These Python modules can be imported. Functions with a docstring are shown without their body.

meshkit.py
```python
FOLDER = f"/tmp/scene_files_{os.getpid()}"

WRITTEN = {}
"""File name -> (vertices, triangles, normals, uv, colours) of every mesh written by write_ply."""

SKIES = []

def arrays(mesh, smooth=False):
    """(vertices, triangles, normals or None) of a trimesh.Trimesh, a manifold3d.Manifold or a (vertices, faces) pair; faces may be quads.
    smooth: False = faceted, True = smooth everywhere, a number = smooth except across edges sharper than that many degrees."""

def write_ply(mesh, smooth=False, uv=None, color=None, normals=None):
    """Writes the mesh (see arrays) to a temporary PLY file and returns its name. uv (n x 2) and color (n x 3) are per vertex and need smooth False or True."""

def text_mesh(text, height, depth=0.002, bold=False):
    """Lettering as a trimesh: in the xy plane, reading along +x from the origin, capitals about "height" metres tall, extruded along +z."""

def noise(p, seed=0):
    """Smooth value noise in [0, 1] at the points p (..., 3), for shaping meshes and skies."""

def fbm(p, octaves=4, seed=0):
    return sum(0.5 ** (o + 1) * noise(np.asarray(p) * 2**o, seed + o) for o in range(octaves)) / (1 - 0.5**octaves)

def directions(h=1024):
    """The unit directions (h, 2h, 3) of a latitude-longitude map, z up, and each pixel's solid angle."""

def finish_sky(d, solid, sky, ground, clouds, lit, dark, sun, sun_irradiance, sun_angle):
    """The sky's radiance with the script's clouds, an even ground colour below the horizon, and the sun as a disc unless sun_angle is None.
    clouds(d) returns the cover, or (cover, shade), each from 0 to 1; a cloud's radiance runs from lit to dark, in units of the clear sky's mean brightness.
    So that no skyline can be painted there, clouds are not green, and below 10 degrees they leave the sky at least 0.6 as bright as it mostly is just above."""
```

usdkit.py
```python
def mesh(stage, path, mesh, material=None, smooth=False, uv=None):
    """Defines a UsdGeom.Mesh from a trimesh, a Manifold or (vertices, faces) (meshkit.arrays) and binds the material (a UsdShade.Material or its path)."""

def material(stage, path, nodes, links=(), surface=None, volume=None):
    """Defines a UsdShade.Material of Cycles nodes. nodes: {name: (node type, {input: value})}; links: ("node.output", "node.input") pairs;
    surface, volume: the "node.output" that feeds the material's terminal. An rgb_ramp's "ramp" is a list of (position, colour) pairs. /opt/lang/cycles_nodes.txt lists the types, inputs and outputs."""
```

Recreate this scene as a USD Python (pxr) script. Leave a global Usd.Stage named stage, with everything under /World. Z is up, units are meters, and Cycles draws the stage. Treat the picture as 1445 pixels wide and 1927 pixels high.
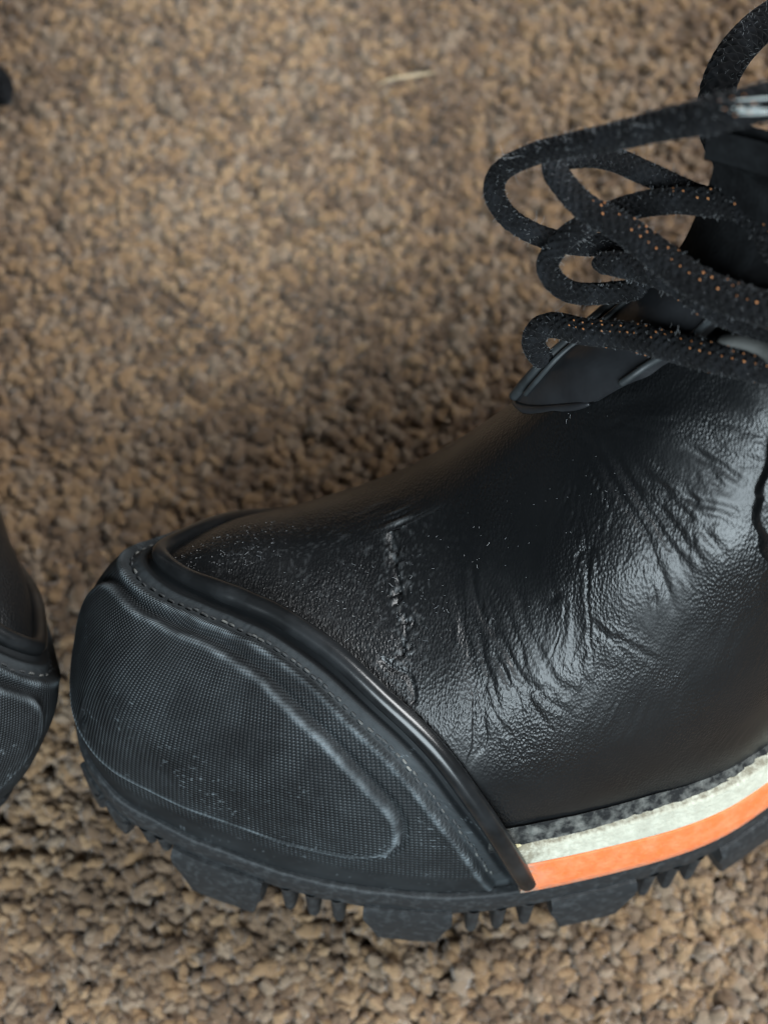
import math, random
import numpy as np, trimesh, usdkit, meshkit
from pxr import Gf, Sdf, Usd, UsdGeom, UsdLux, UsdShade, Vt
from scipy.interpolate import CubicSpline, PchipInterpolator
from scipy.spatial import cKDTree

stage = Usd.Stage.CreateInMemory()
UsdGeom.SetStageUpAxis(stage, UsdGeom.Tokens.z); UsdGeom.SetStageMetersPerUnit(stage, 1.0)
UsdGeom.Xform.Define(stage, '/World'); UsdGeom.Scope.Define(stage, '/World/Looks')
MM = 0.001
rng = np.random.default_rng(7)

# ------------------------------------------------------------------ camera
# the boots lean on their inner edges: TILT is that lean; tilted() takes a point given upright to its place in the room (mm)
TILT, PIVOT, GROUND = -18.0, np.array([0, 178.0, -6.0]), -6.0
_ct, _st = math.cos(math.radians(TILT)), math.sin(math.radians(TILT)); LEAN = np.array([[1, 0, 0], [0, _ct, -_st], [0, _st, _ct]])
def tilted(p): return (np.asarray(p, float) - PIVOT) @ LEAN.T + PIVOT
HFOV = math.radians(30)
cam = UsdGeom.Camera.Define(stage, '/World/camera')
cam.AddTranslateOp().Set(Gf.Vec3d(0, 0.0929, 0.3083)); cam.AddRotateXOp().Set(90 - 73)
FL = 50.0
cam.CreateFocalLengthAttr(FL); cam.CreateHorizontalApertureAttr(2 * FL * math.tan(HFOV / 2)); cam.CreateVerticalApertureAttr(2 * FL * math.tan(HFOV / 2) * 1024 / 767)
cam.CreateClippingRangeAttr(Gf.Vec2f(0.01, 50)); cam.CreateFStopAttr(13.5); cam.CreateFocusDistanceAttr(0.236)
cam.CreateExposureAttr(0.14)

# ------------------------------------------------------------------ light: a tall window and the pale ceiling of a room
def rect_light(name, pos, target, w, h, power, color):
    l = UsdLux.RectLight.Define(stage, '/World/' + name)
    z = np.array(pos, float) - np.array(target, float); z /= np.linalg.norm(z)
    x = np.cross([0, 0, 1.0], z); x = x / np.linalg.norm(x) if np.linalg.norm(x) > 1e-6 else np.array([1.0, 0, 0]); y = np.cross(z, x)
    l.AddTransformOp().Set(Gf.Matrix4d(*x, 0, *y, 0, *z, 0, *map(float, pos), 1))
    l.CreateWidthAttr(w); l.CreateHeightAttr(h); l.CreateIntensityAttr(power); l.CreateColorAttr(Gf.Vec3f(*color))
    l.GetPrim().SetCustomDataByKey('kind', 'structure')
rect_light('window_light', (-0.06, -1.398, 1.536), (0.02, 0.153, 0.072), 1.75, 1.1, 16.5, (0.80, 0.93, 1.0))
rect_light('skylight', (0.64, 0.40, 0.80), (0.0, 0.20, 0.03), 0.45, 0.5, 27.0, (0.95, 0.97, 0.98))
rect_light('ceiling_light', (-0.2, 0.5, 2.4), (0.0, 0.2, 0.0), 3.0, 3.0, 0.07, (0.9, 0.95, 1.0))

# ------------------------------------------------------------------ scene helpers
_used = {}
def path_for(name, parent):
    base = (parent.GetPath() if parent else Sdf.Path('/World'))
    k = _used.get((base, name), 0); _used[(base, name)] = k + 1
    return base.AppendChild(name if k == 0 else f'{name}_{k:03d}')
def tag(p, **kw):
    for k, v in kw.items(): p.SetCustomDataByKey(k, v)
    return p
def obj(name, mesh, mat, parent=None, smooth=True, uv=None, prim=None, **kw):
    v, f = mesh if isinstance(mesh, tuple) else (mesh.vertices, mesh.faces)
    m = usdkit.mesh(stage, path_for(name, parent), (np.asarray(v, float) * MM, np.asarray(f)), LOOK[mat], smooth=smooth, uv=uv)
    if prim:
        for k, a in prim.items():
            UsdGeom.PrimvarsAPI(m).CreatePrimvar(k, Sdf.ValueTypeNames.FloatArray, 'vertex').Set(Vt.FloatArray.FromNumpy(np.asarray(a, np.float32)))
    return tag(m.GetPrim(), **kw)
def thing(name, label, category, loc=(0, 0, 0), lean=0.0, **kw):
    x = UsdGeom.Xform.Define(stage, path_for(name, None)); x.AddTranslateOp().Set(Gf.Vec3d(*[c * MM for c in loc]))
    if lean: x.AddRotateXOp().Set(lean)
    return tag(x.GetPrim(), label=label, category=category, **kw)
def gridf(n, m, close=False, flip=False):
    i = np.arange(n if close else n - 1)[:, None]; j = np.arange(m - 1)[None]
    a = i * m + j; b = ((i + 1) % n) * m + j
    f = np.stack([a, b, b + 1, a + 1], -1).reshape(-1, 4)
    f = np.vstack([f[:, [0, 1, 2]], f[:, [0, 2, 3]]])
    return f[:, ::-1] if flip else f
def grid(P, close=False, flip=False):
    n, m = P.shape[:2]; return P.reshape(-1, 3), gridf(n, m, close, flip)
def tube(C, r, nseg=20, cap=True, flat=1.0, disp=None):
    """a swept tube along points C (n,3) with radius r (scalar or per point); disp(l, phi) adds to the radius"""
    C = np.asarray(C, float); n = len(C); r = np.broadcast_to(np.asarray(r, float), n)
    T = np.gradient(C, axis=0); T /= np.linalg.norm(T, axis=1, keepdims=True) + 1e-12
    l = np.r_[0, np.cumsum(np.linalg.norm(np.diff(C, axis=0), axis=1))]
    N = np.zeros_like(C); u = np.cross(T[0], [0.1, 0.2, 1.0]); u /= np.linalg.norm(u); N[0] = u
    for i in range(1, n):
        u = N[i - 1] - T[i] * (N[i - 1] @ T[i]); N[i] = u / np.linalg.norm(u)
    B = np.cross(T, N); ph = np.linspace(0, 2 * np.pi, nseg, endpoint=False)
    R = np.broadcast_to(r[:, None], (n, nseg)).copy()
    if disp is not None: R += disp(l[:, None], ph[None]) * (r[:, None] > 0.05)
    P = C[:, None] + R[..., None] * (np.cos(ph)[None, :, None] * N[:, None] + flat * np.sin(ph)[None, :, None] * B[:, None])
    v = np.vstack([P.reshape(-1, 3), C[:1], C[-1:]])
    i = np.arange(n - 1)[:, None]; j = np.arange(nseg)[None]; a = i * nseg + j; b = i * nseg + (j + 1) % nseg
    f = np.stack([a, b, b + nseg, a + nseg], -1).reshape(-1, 4); f = np.vstack([f[:, [0, 1, 2]], f[:, [0, 2, 3]]])
    k = np.arange(nseg); k1 = (k + 1) % nseg
    f = np.vstack([f, np.c_[k1, k, np.full(nseg, n * nseg)], np.c_[k + (n - 1) * nseg, k1 + (n - 1) * nseg, np.full(nseg, n * nseg + 1)]])
    return v, f
def spline(pts, step):
    pts = np.asarray(pts, float); t = np.r_[0, np.cumsum(np.linalg.norm(np.diff(pts, axis=0), axis=1) ** 0.5)]
    c = CubicSpline(t, pts); q = c(np.linspace(0, t[-1], 3000)); l = np.r_[0, np.cumsum(np.linalg.norm(np.diff(q, axis=0), axis=1))]
    n = max(3, int(l[-1] / step)); x = np.linspace(0, l[-1], n)
    return np.stack([np.interp(x, l, q[:, k]) for k in range(q.shape[1])], 1)
def joined(parts):
    V, F, o = [], [], 0
    for v, f in parts: V.append(v); F.append(np.asarray(f) + o); o += len(v)
    return np.vstack(V), np.vstack(F)
def sstep(x, a, b):
    t = np.clip((np.asarray(x, float) - a) / (b - a), 0, 1); return t * t * (3 - 2 * t)

# ------------------------------------------------------------------ materials
LOOK = {}
def look(name, nodes, links, surface='p.BSDF'):
    LOOK[name] = usdkit.material(stage, '/World/Looks/' + name, nodes, links, surface=surface)
OBJ = ('texture_coordinate', {})
look('black_leather', {
    't': OBJ, 'n1': ('noise_texture', {'scale': 55.0, 'detail': 4.0}), 'r': ('rgb_ramp', {'ramp': [(0.3, (0.31,) * 3), (0.7, (0.45,) * 3)]}),
    'mp': ('mapping', {'mapping_type': 'point', 'rotation': (0.0, 0.0, 0.35), 'scale': (1.35, 0.8, 0.8)}),
    'v': ('voronoi_texture', {'feature': 'smooth_f1', 'scale': 1900.0, 'smoothness': 0.4, 'randomness': 1.0}),
    'n2': ('noise_texture', {'scale': 1500.0, 'detail': 3.0, 'distortion': 0.6}), 'ad': ('math', {'math_type': 'multiply_add', 'value2': 0.55}),
    'n3': ('noise_texture', {'scale': 60.0, 'detail': 2.0}), 'st': ('map_range', {'from_min': 0.35, 'from_max': 0.65, 'to_min': 0.12, 'to_max': 1.0, 'clamp': True}),
    'b': ('bump', {'strength': 0.35, 'distance': 0.00014}),
    'a': ('attribute', {'attribute': 'wear'}), 'c': ('mix', {'color1': (0.0045, 0.005, 0.0056), 'color2': (0.07, 0.075, 0.078)}),
    'ru': ('math', {'math_type': 'multiply_add', 'value2': 0.3}), 'g': ('rgb_to_bw', {}),
    'p': ('principled_bsdf', {'specular_ior_level': 0.45})},
    [('t.object', 'n1.vector'), ('n1.fac', 'r.fac'), ('t.object', 'mp.vector'), ('mp.vector', 'v.vector'), ('mp.vector', 'n2.vector'), ('n2.fac', 'ad.value1'), ('v.distance', 'ad.value3'),
     ('ad.value', 'b.height'), ('t.object', 'n3.vector'), ('n3.fac', 'st.value'), ('st.result', 'b.strength'), ('b.normal', 'p.normal'), ('a.fac', 'c.fac'), ('c.color', 'p.base_color'),
     ('r.color', 'g.color'), ('a.fac', 'ru.value1'), ('g.val', 'ru.value3'), ('ru.value', 'p.roughness')])
PIT = 0.8
look('toe_rubber', {
    't': OBJ, 'uv': ('uvmap', {'attribute': 'st'}), 's': ('separate_xyz', {}),
    'u1': ('math', {'math_type': 'multiply', 'value2': 2 * math.pi / PIT}), 'u2': ('math', {'math_type': 'sine'}),
    'v1': ('math', {'math_type': 'multiply', 'value2': 2 * math.pi / PIT}), 'v2': ('math', {'math_type': 'sine'}),
    'm': ('math', {'math_type': 'add'}), 'tx': ('attribute', {'attribute': 'weave'}), 'm2': ('math', {'math_type': 'multiply'}),
    'b': ('bump', {'strength': 0.75, 'distance': 0.00011}),
    'n': ('noise_texture', {'scale': 130.0, 'detail': 6.0, 'roughness': 0.65}), 'nr': ('map_range', {'from_min': 0.35, 'from_max': 0.75, 'clamp': True}),
    'a': ('attribute', {'attribute': 'wear'}), 'nw': ('math', {'math_type': 'multiply_add', 'value2': 0.55, 'value3': 0.45}), 'w': ('math', {'math_type': 'multiply'}),
    'nd': ('noise_texture', {'scale': 28.0, 'detail': 5.0}), 'nd2': ('map_range', {'from_min': 0.4, 'from_max': 0.75, 'to_max': 0.12, 'clamp': True}),
    'hi': ('map_range', {'from_min': 0.2, 'from_max': 1.8, 'clamp': True}), 'hx': ('math', {'math_type': 'multiply', 'value2': 0.5}), 'hy': ('math', {'math_type': 'multiply'}),
    'sum': ('math', {'math_type': 'add'}), 'sum2': ('math', {'math_type': 'add', 'use_clamp': True}),
    'c': ('mix', {'color1': (0.0052, 0.0061, 0.007), 'color2': (0.10, 0.117, 0.127)}),
    'p': ('principled_bsdf', {'roughness': 0.7, 'specular_ior_level': 0.16})},
    [('uv.UV', 's.vector'), ('s.x', 'u1.value1'), ('u1.value', 'u2.value1'), ('s.y', 'v1.value1'), ('v1.value', 'v2.value1'), ('u2.value', 'm.value1'), ('v2.value', 'm.value2'),
     ('m.value', 'm2.value1'), ('tx.fac', 'm2.value2'), ('m2.value', 'b.height'), ('b.normal', 'p.normal'), ('t.object', 'n.vector'), ('n.fac', 'nr.value'),
     ('a.fac', 'w.value1'), ('nr.result', 'nw.value1'), ('nw.value', 'w.value2'), ('t.object', 'nd.vector'), ('nd.fac', 'nd2.value'), ('m2.value', 'hi.value'), ('hi.result', 'hx.value1'), ('hx.value', 'hy.value1'), ('nr.result', 'hy.value2'),
     ('w.value', 'sum.value1'), ('nd2.result', 'sum.value2'), ('sum.value', 'sum2.value1'), ('hy.value', 'sum2.value2'), ('sum2.value', 'c.fac'), ('c.color', 'p.base_color')])
def plain(name, c1, c2, rough, scale=120.0, bs=0.3, bd=0.0002, bscale=900.0, lo=0.35, hi=0.7, spec=0.5, sheen=0.0):
    look(name, {'t': OBJ, 'n': ('noise_texture', {'scale': scale, 'detail': 6.0, 'roughness': 0.6}), 'm': ('map_range', {'from_min': lo, 'from_max': hi, 'clamp': True}),
        'c': ('mix', {'color1': c1, 'color2': c2}), 'n2': ('noise_texture', {'scale': bscale, 'detail': 4.0}), 'b': ('bump', {'strength': bs, 'distance': bd}),
        'p': ('principled_bsdf', {'roughness': rough, 'specular_ior_level': spec, 'sheen_weight': sheen, 'sheen_roughness': 0.4})},
        [('t.object', 'n.vector'), ('n.fac', 'm.value'), ('m.result', 'c.fac'), ('c.color', 'p.base_color'), ('t.object', 'n2.vector'), ('n2.fac', 'b.height'), ('b.normal', 'p.normal')])
plain('piping_rubber', (0.006, 0.0065, 0.007), (0.022, 0.024, 0.026), 0.26, 90, 0.15, 0.0001, 500, 0.45, 0.85, 0.4)
plain('sole_rubber', (0.010, 0.0115, 0.013), (0.045, 0.05, 0.053), 0.66, 700, 0.4, 0.00025, 900, 0.48, 0.85, 0.35)
def dirty(name, c1, c2, grime, rough, scale, lo, hi):
    look(name, {'t': OBJ, 'n': ('noise_texture', {'scale': scale, 'detail': 6.0, 'roughness': 0.6}), 'm': ('map_range', {'from_min': lo, 'from_max': hi, 'clamp': True}),
        'c': ('mix', {'color1': c1, 'color2': c2}), 'n2': ('noise_texture', {'scale': 1300.0, 'detail': 4.0}), 'b': ('bump', {'strength': 0.7, 'distance': 0.0003}),
        'a': ('attribute', {'attribute': 'wear'}), 'n3': ('noise_texture', {'scale': 650.0, 'detail': 5.0, 'roughness': 0.7}), 'k': ('map_range', {'from_min': 0.3, 'from_max': 0.62, 'clamp': True}), 'w': ('math', {'math_type': 'multiply', 'use_clamp': True}),
        'd': ('mix', {'color2': grime}), 'p': ('principled_bsdf', {'roughness': rough, 'specular_ior_level': 0.2})},
        [('t.object', 'n.vector'), ('n.fac', 'm.value'), ('m.result', 'c.fac'), ('c.color', 'd.color1'), ('a.fac', 'w.value1'), ('t.object', 'n3.vector'), ('n3.fac', 'k.value'), ('k.result', 'w.value2'), ('w.value', 'd.fac'), ('d.color', 'p.base_color'),
         ('t.object', 'n2.vector'), ('n2.fac', 'b.height'), ('b.normal', 'p.normal')])
dirty('orange_foam', (0.56, 0.125, 0.032), (0.60, 0.20, 0.088), (0.24, 0.18, 0.14), 0.8, 320.0, 0.42, 0.78)
dirty('white_foam', (0.37, 0.37, 0.305), (0.47, 0.47, 0.39), (0.17, 0.155, 0.115), 0.85, 260.0, 0.35, 0.7)
plain('grey_welt', (0.008, 0.0085, 0.009), (0.10, 0.102, 0.095), 0.85, 480, 0.9, 0.0006, 900, 0.42, 0.70, 0.2)
plain('stitch_thread', (0.035, 0.038, 0.04), (0.24, 0.24, 0.22), 0.8, 200, 0.3, 0.0002, 900, 0.5, 0.8, 0.2)
plain('tongue_leather', (0.010, 0.0105, 0.012), (0.018, 0.0195, 0.022), 0.45, 120, 0.25, 0.0002, 1300)
plain('binding_edge', (0.012, 0.014, 0.015), (0.032, 0.037, 0.04), 0.5, 200, 0.2, 0.0002, 900)
plain('lace_cord', (0.003, 0.0031, 0.0035), (0.013, 0.0142, 0.0165), 0.85, 200, 0.6, 0.0003, 1800, 0.45, 0.8, 0.12, 0.06)
plain('orange_thread', (0.34, 0.12, 0.035), (0.55, 0.24, 0.09), 0.7, 300)
plain('cream_core', (0.26, 0.29, 0.29), (0.45, 0.47, 0.45), 0.7, 300)
plain('lint_fibre', (0.12, 0.13, 0.14), (0.3, 0.3, 0.3), 0.8, 100)
plain('eyelet_grey', (0.05, 0.052, 0.05), (0.1, 0.1, 0.095), 0.45, 120)
plain('yellow_glue', (0.36, 0.32, 0.17), (0.45, 0.42, 0.27), 0.6, 500, 0.6, 0.0003)
plain('straw', (0.28, 0.22, 0.13), (0.38, 0.31, 0.2), 0.6, 400)
plain('black_textile', (0.004, 0.0042, 0.0046), (0.011, 0.012, 0.013), 0.95, 300, 0.7, 0.0003, 1600, 0.4, 0.8, 0.08)
plain('carpet_backing', (0.045, 0.028, 0.016), (0.09, 0.058, 0.036), 0.95, 300, 0.5, 0.001, 500, spec=0.1)
TUFTC = [((0.1287, 0.0776, 0.041), (0.1944, 0.1254, 0.0713)), ((0.0981, 0.0637, 0.04), (0.153, 0.1055, 0.0702)), ((0.1611, 0.1035, 0.0583), (0.2277, 0.1532, 0.0907)), ((0.0702, 0.0448, 0.0281), (0.1242, 0.0816, 0.0518)), ((0.1323, 0.0955, 0.0648), (0.1989, 0.1473, 0.1048))]
for i, (a, b) in enumerate(TUFTC): plain(f'carpet_yarn_{"abcde"[i]}', a, b, 0.95, 700, 0.8, 0.0004, 2600, 0.3, 0.7, 0.1, 0.3)
# boot frame: a = mm behind the toe tip along the axis, t = mm sideways (near side negative)
YAW=np.radians(12.5); TIP=np.array([-60.,124.]); AX=np.array([np.cos(YAW),np.sin(YAW)]); AY=np.array([-np.sin(YAW),np.cos(YAW)])
def w2b(p): q=np.asarray(p)[...,:2]-TIP; return np.stack([q@AX,q@AY],-1)
def b2w(a,t): return TIP+np.asarray(a)[...,None]*AX+np.asarray(t)[...,None]*AY
OUT=np.array([(2.6,-3.),(2.8,-8.5),(4.6,-14.3),(9.2,-20.8),(14.1,-24.3),(20,-28.3),(26.6,-31.9),(34.6,-36.4),(40.7,-39.2),(48.9,-42.3),(59,-45.5),(68.5,-47.5),(80.4,-48.3),(95,-48.2),(105.6,-47.6),(117.1,-45.5),(126.2,-42.1),(140,-37.5),(160,-34),(190,-33),(220,-34),(245,-32),(262,-25),(272,-13),(275,0),
 (272,12),(262,23),(245,29),(220,30),(190,30),(160,32),(130,36.5),(110,40),(92,41.5),(75,40.3),(58,37.5),(43,33.5),(30,28.2),(19,22),(10,16.8),(4.8,10),(3.2,3)],float)
ZB_A=np.array([-5,4,9,20,34,49,65,100,130,170,280.]); ZB_Z=np.array([28,27,24.5,20,16.6,14.6,14,14,14.5,16,17.])
zbf=PchipInterpolator(ZB_A,ZB_Z)
n_=len(OUT); pp=np.vstack([OUT,OUT[:1]]); ss=np.r_[0,np.cumsum(np.linalg.norm(np.diff(pp,axis=0),axis=1))]
LOOP=ss[-1]; outc=CubicSpline(ss,pp,bc_type='periodic')   # parameter: mm along the loop; starts at the tip, near side first
def outline(s,inset=0.):
    p=outc(np.mod(s,LOOP)); d=outc(np.mod(s,LOOP),1); d/=np.linalg.norm(d,axis=-1,keepdims=True)
    nrm=np.stack([-d[...,1],d[...,0]],-1)   # inward for near-first traversal
    return p+nrm*np.asarray(inset)[...,None]
SP_A=np.array([10,24,34,46,58,70,82,95,110,130,160,200,260.]); SP_Z=np.array([60,60,59,58,59,63,73,87.5,103.5,124,146,152,152.])
spz=PchipInterpolator(SP_A,SP_Z)
EX_A=np.array([0,40,70,100,140,280.]); EX_N=np.array([3.3,2.9,2.5,2.2,2.1,2.1])
exn=PchipInterpolator(EX_A,EX_N)
def smax(x,m,k): return m+np.logaddexp(0,(x-m)/k)*k
def spine_t(a): return np.interp(a,[0,40,75,100,150,280],[1,2,3,5.5,4,1])
INSET=4.5; FAR0=ss[24]
def S(s,r):
    b=outline(s,INSET); a0=b[...,0]
    am=smax(a0,42,5.); am=255-(smax(255-am,12,5.)-0) if False else np.minimum(am,252)
    zb=zbf(a0); zt=spz(am); n=exn(a0)*np.where(np.mod(s,LOOP)>FAR0,1-.28*np.clip((a0-12)/35,0,1),1.)
    tau=r*np.pi/2; w=1-np.cos(tau)**(2/n); h=np.sin(tau)**(2/n)
    m=np.stack([am,spine_t(am)],-1)
    bt=b+(m-b)*w[...,None]
    xy=b2w(bt[...,0],bt[...,1])
    return np.concatenate([xy,(zb+(zt-zb)*h)[...,None]],-1)
# ------------------------------------------------------------------ the floor: a brown loop-pile carpet
def build_carpet():
    n = 160
    x = np.linspace(-700, 700, n); y = np.linspace(-500, 1100, n); X, Y = np.meshgrid(x, y, indexing='ij')
    Z = GROUND - 4.2 + 0.8 * meshkit.fbm(np.stack([X / 25, Y / 25, X * 0], -1))
    obj('floor', grid(np.stack([X, Y, Z], -1)), 'carpet_backing', label='woven backing of the brown carpet under the pile', category='floor', kind='structure')
    protos = UsdGeom.PointInstancer.Define(stage, '/World/carpet_pile')
    tag(protos.GetPrim(), label='mottled brown twisted carpet pile that covers the whole floor', category='carpet', kind='stuff')
    K = 15; rel = protos.CreatePrototypesRel()
    r = np.random.default_rng(3)
    for k in range(K):
        bits = []
        for b in range(2 if k % 3 else 1):
            L = r.uniform(2.6, 4.4); a0 = r.uniform(0, 6.28); off = r.normal(0, 0.5, 2) * b
            P = [np.array([off[0], off[1], -4.2]), np.array([off[0], off[1], -1.7])]
            d = np.array([math.cos(a0), math.sin(a0)]); tw = r.uniform(-1.2, 1.2)
            for q in np.linspace(0.2, 1, 4):
                an = a0 + tw * q; P.append(np.array([off[0] + math.cos(an) * L * q * 0.62, off[1] + math.sin(an) * L * q * 0.62, -1.0 + 1.15 * math.sin(q * math.pi * r.uniform(0.55, 0.95))]))
            C = spline(P, 0.42); m = len(C); u = np.linspace(0, 1, m)
            R = r.uniform(0.72, 0.98) * (0.55 + 0.6 * sstep(u, 0.15, 0.5)) * np.sqrt(np.clip(1 - sstep(u, 0.86, 1.02) ** 2 * 0.96, 0.03, 1))
            p1, p2 = r.uniform(0, 6.28, 2); wf = r.uniform(0.9, 1.5)
            v, f = tube(C, R, 12, disp=lambda l, ph: 0.13 * np.cos(2 * (ph + wf * l * 1.7) + p1) + 0.09 * np.cos(3 * ph - 2.6 * l + p2))
            v = v + (meshkit.noise(v[:, None, :] * 1.6 + k * 31.7 + np.array([[[0, 0, 0], [17, 0, 0], [0, 23, 0]]])) - 0.5) * 0.9
            bits.append((v, f))
        v, f = joined(bits); nm = 'yarn_tuft' + (f'_{k:03d}' if k else '')
        m = UsdGeom.Xform.Define(stage, '/World/carpet_pile/' + nm); mat = LOOK['carpet_yarn_' + 'abcde'[k % 5]]
        usdkit.mesh(stage, m.GetPath().AppendChild('yarn'), (v * MM, f), mat, smooth=True)
        tm = trimesh.Trimesh(v, f, process=False); vn = tm.vertex_normals; up = np.where(v[:, 2] > -2.4)[0]; cp = []
        nf = 44
        for i in r.choice(up, nf):
            h = r.uniform(0.3, 0.95); w = r.normal(0, 0.7, 3); tn = np.cross(vn[i], r.normal(0, 1, 3)); tn /= np.linalg.norm(tn)
            cp += [v[i] - vn[i] * 0.1 + (vn[i] * 0.55 * x + tn * 0.8 * x + w * x * x * 0.5) * h for x in (0, .35, .7, 1)]
        cv = UsdGeom.BasisCurves.Define(stage, m.GetPath().AppendChild('fibre')); cv.CreateTypeAttr('linear'); cv.CreateCurveVertexCountsAttr(Vt.IntArray([4] * nf))
        cv.CreatePointsAttr(Vt.Vec3fArray.FromNumpy((np.array(cp) * MM).astype(np.float32))); cv.CreateWidthsAttr(Vt.FloatArray([0.085 * MM])); cv.SetWidthsInterpolation('constant')
        UsdShade.MaterialBindingAPI.Apply(cv.GetPrim()).Bind(mat)
        rel.AddTarget(m.GetPath())
    p = 2.15
    gx, gy = np.meshgrid(np.arange(-240, 330, p), np.arange(-90, 470, p * 0.92), indexing='ij')
    gx = gx + (np.arange(gx.shape[1]) % 2)[None] * p / 2
    pos = np.stack([gx.ravel(), gy.ravel()], 1); pos = pos + r.normal(0, 0.52, pos.shape)
    N = len(pos)
    low = meshkit.fbm(np.c_[pos / 7.0, np.zeros(N)], 3, 11) - 0.5
    z = GROUND + r.normal(0, 0.6, N) + low * 3.0
    tone = meshkit.fbm(np.c_[pos / 16.0, np.zeros(N)], 3, 5) - 0.5
    w = np.clip(np.array([1.0, 0.95, 0.7, 0.55, 0.6])[None] * np.exp(np.array([0, -1.2, 2.4, -2.8, 1.5])[None] * tone[:, None] * 2.2), 0.05, 9); w /= w.sum(1, keepdims=True)
    grp = (r.random(N)[:, None] > np.cumsum(w, 1)).sum(1).clip(0, 4); idx = grp + 5 * r.integers(0, 3, N)
    ang = r.uniform(0, 2 * np.pi, N); tx, ty = r.normal(0, 0.22, (2, N)); sc = r.uniform(0.85, 1.6, N)
    protos.CreateProtoIndicesAttr(Vt.IntArray.FromNumpy(idx.astype(np.int32)))
    protos.CreatePositionsAttr(Vt.Vec3fArray.FromNumpy((np.c_[pos, z] * MM).astype(np.float32)))
    protos.CreateScalesAttr(Vt.Vec3fArray.FromNumpy(np.repeat(sc[:, None], 3, 1).astype(np.float32)))
    qs = []
    for a, b, c in zip(ang, tx, ty):
        q = Gf.Rotation(Gf.Vec3d(0, 0, 1), math.degrees(a)) * Gf.Rotation(Gf.Vec3d(1, 0, 0), math.degrees(b)) * Gf.Rotation(Gf.Vec3d(0, 1, 0), math.degrees(c))
        g = q.GetQuat(); qs.append(Gf.Quath(g.GetReal(), *g.GetImaginary()))
    protos.CreateOrientationsAttr(Vt.QuathArray(qs))
build_carpet()

# ------------------------------------------------------------------ a boot
def SN(s, r, off=0.0):
    s = np.asarray(s, float); r = np.asarray(r, float); s, r = np.broadcast_arrays(s, r); rc = np.minimum(r, 0.98)
    P = S(s, r); ds = S(s + 0.4, rc) - S(s - 0.4, rc); dr = S(s, rc + 0.004) - S(s, rc - 0.004 * (rc > 0.004))
    n = np.cross(ds, dr); n /= np.linalg.norm(n, axis=-1, keepdims=True) + 1e-9
    up = np.cross(S(np.array(20.0), np.array(.3)) - S(np.array(19.0), np.array(.3)), S(np.array(20.0), np.array(.31)) - S(np.array(20.0), np.array(.3)))
    if up[1] > 0: n = -n
    return P + n * np.asarray(off)[..., None], n
# piping line (loop mm, height share), near end -> toe -> far end
PIP = np.array([(95.4, -0.02), (93.8, 0.01), (88.2, 0.18), (83.2, 0.323), (79.3, 0.441), (74.3, 0.554), (71.2, 0.609), (67.3, 0.687), (63.5, 0.757), (58.4, 0.82), (51.5, 0.872), (48.4, 0.885), (44.9, 0.895), (40.6, 0.902), (35.2, 0.91), (30.2, 0.915), (24.8, 0.92), (18.6, 0.92), (12.0, 0.915), (6.6, 0.905), (2.3, 0.892), (-3.4, 0.857), (-9.2, 0.81), (-16.1, 0.749), (-22.3, 0.667), (-27.0, 0.605), (-33.0, 0.55), (-40.0, 0.495), (-48.0, 0.43), (-56.0, 0.355), (-64.0, 0.275), (-72.0, 0.19), (-80.0, 0.1), (-88.0, 0.02), (-92.0, -0.01)])
def rp_of(s):
    return PchipInterpolator(PIP[::-1, 0], PIP[::-1, 1])(s)
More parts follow.
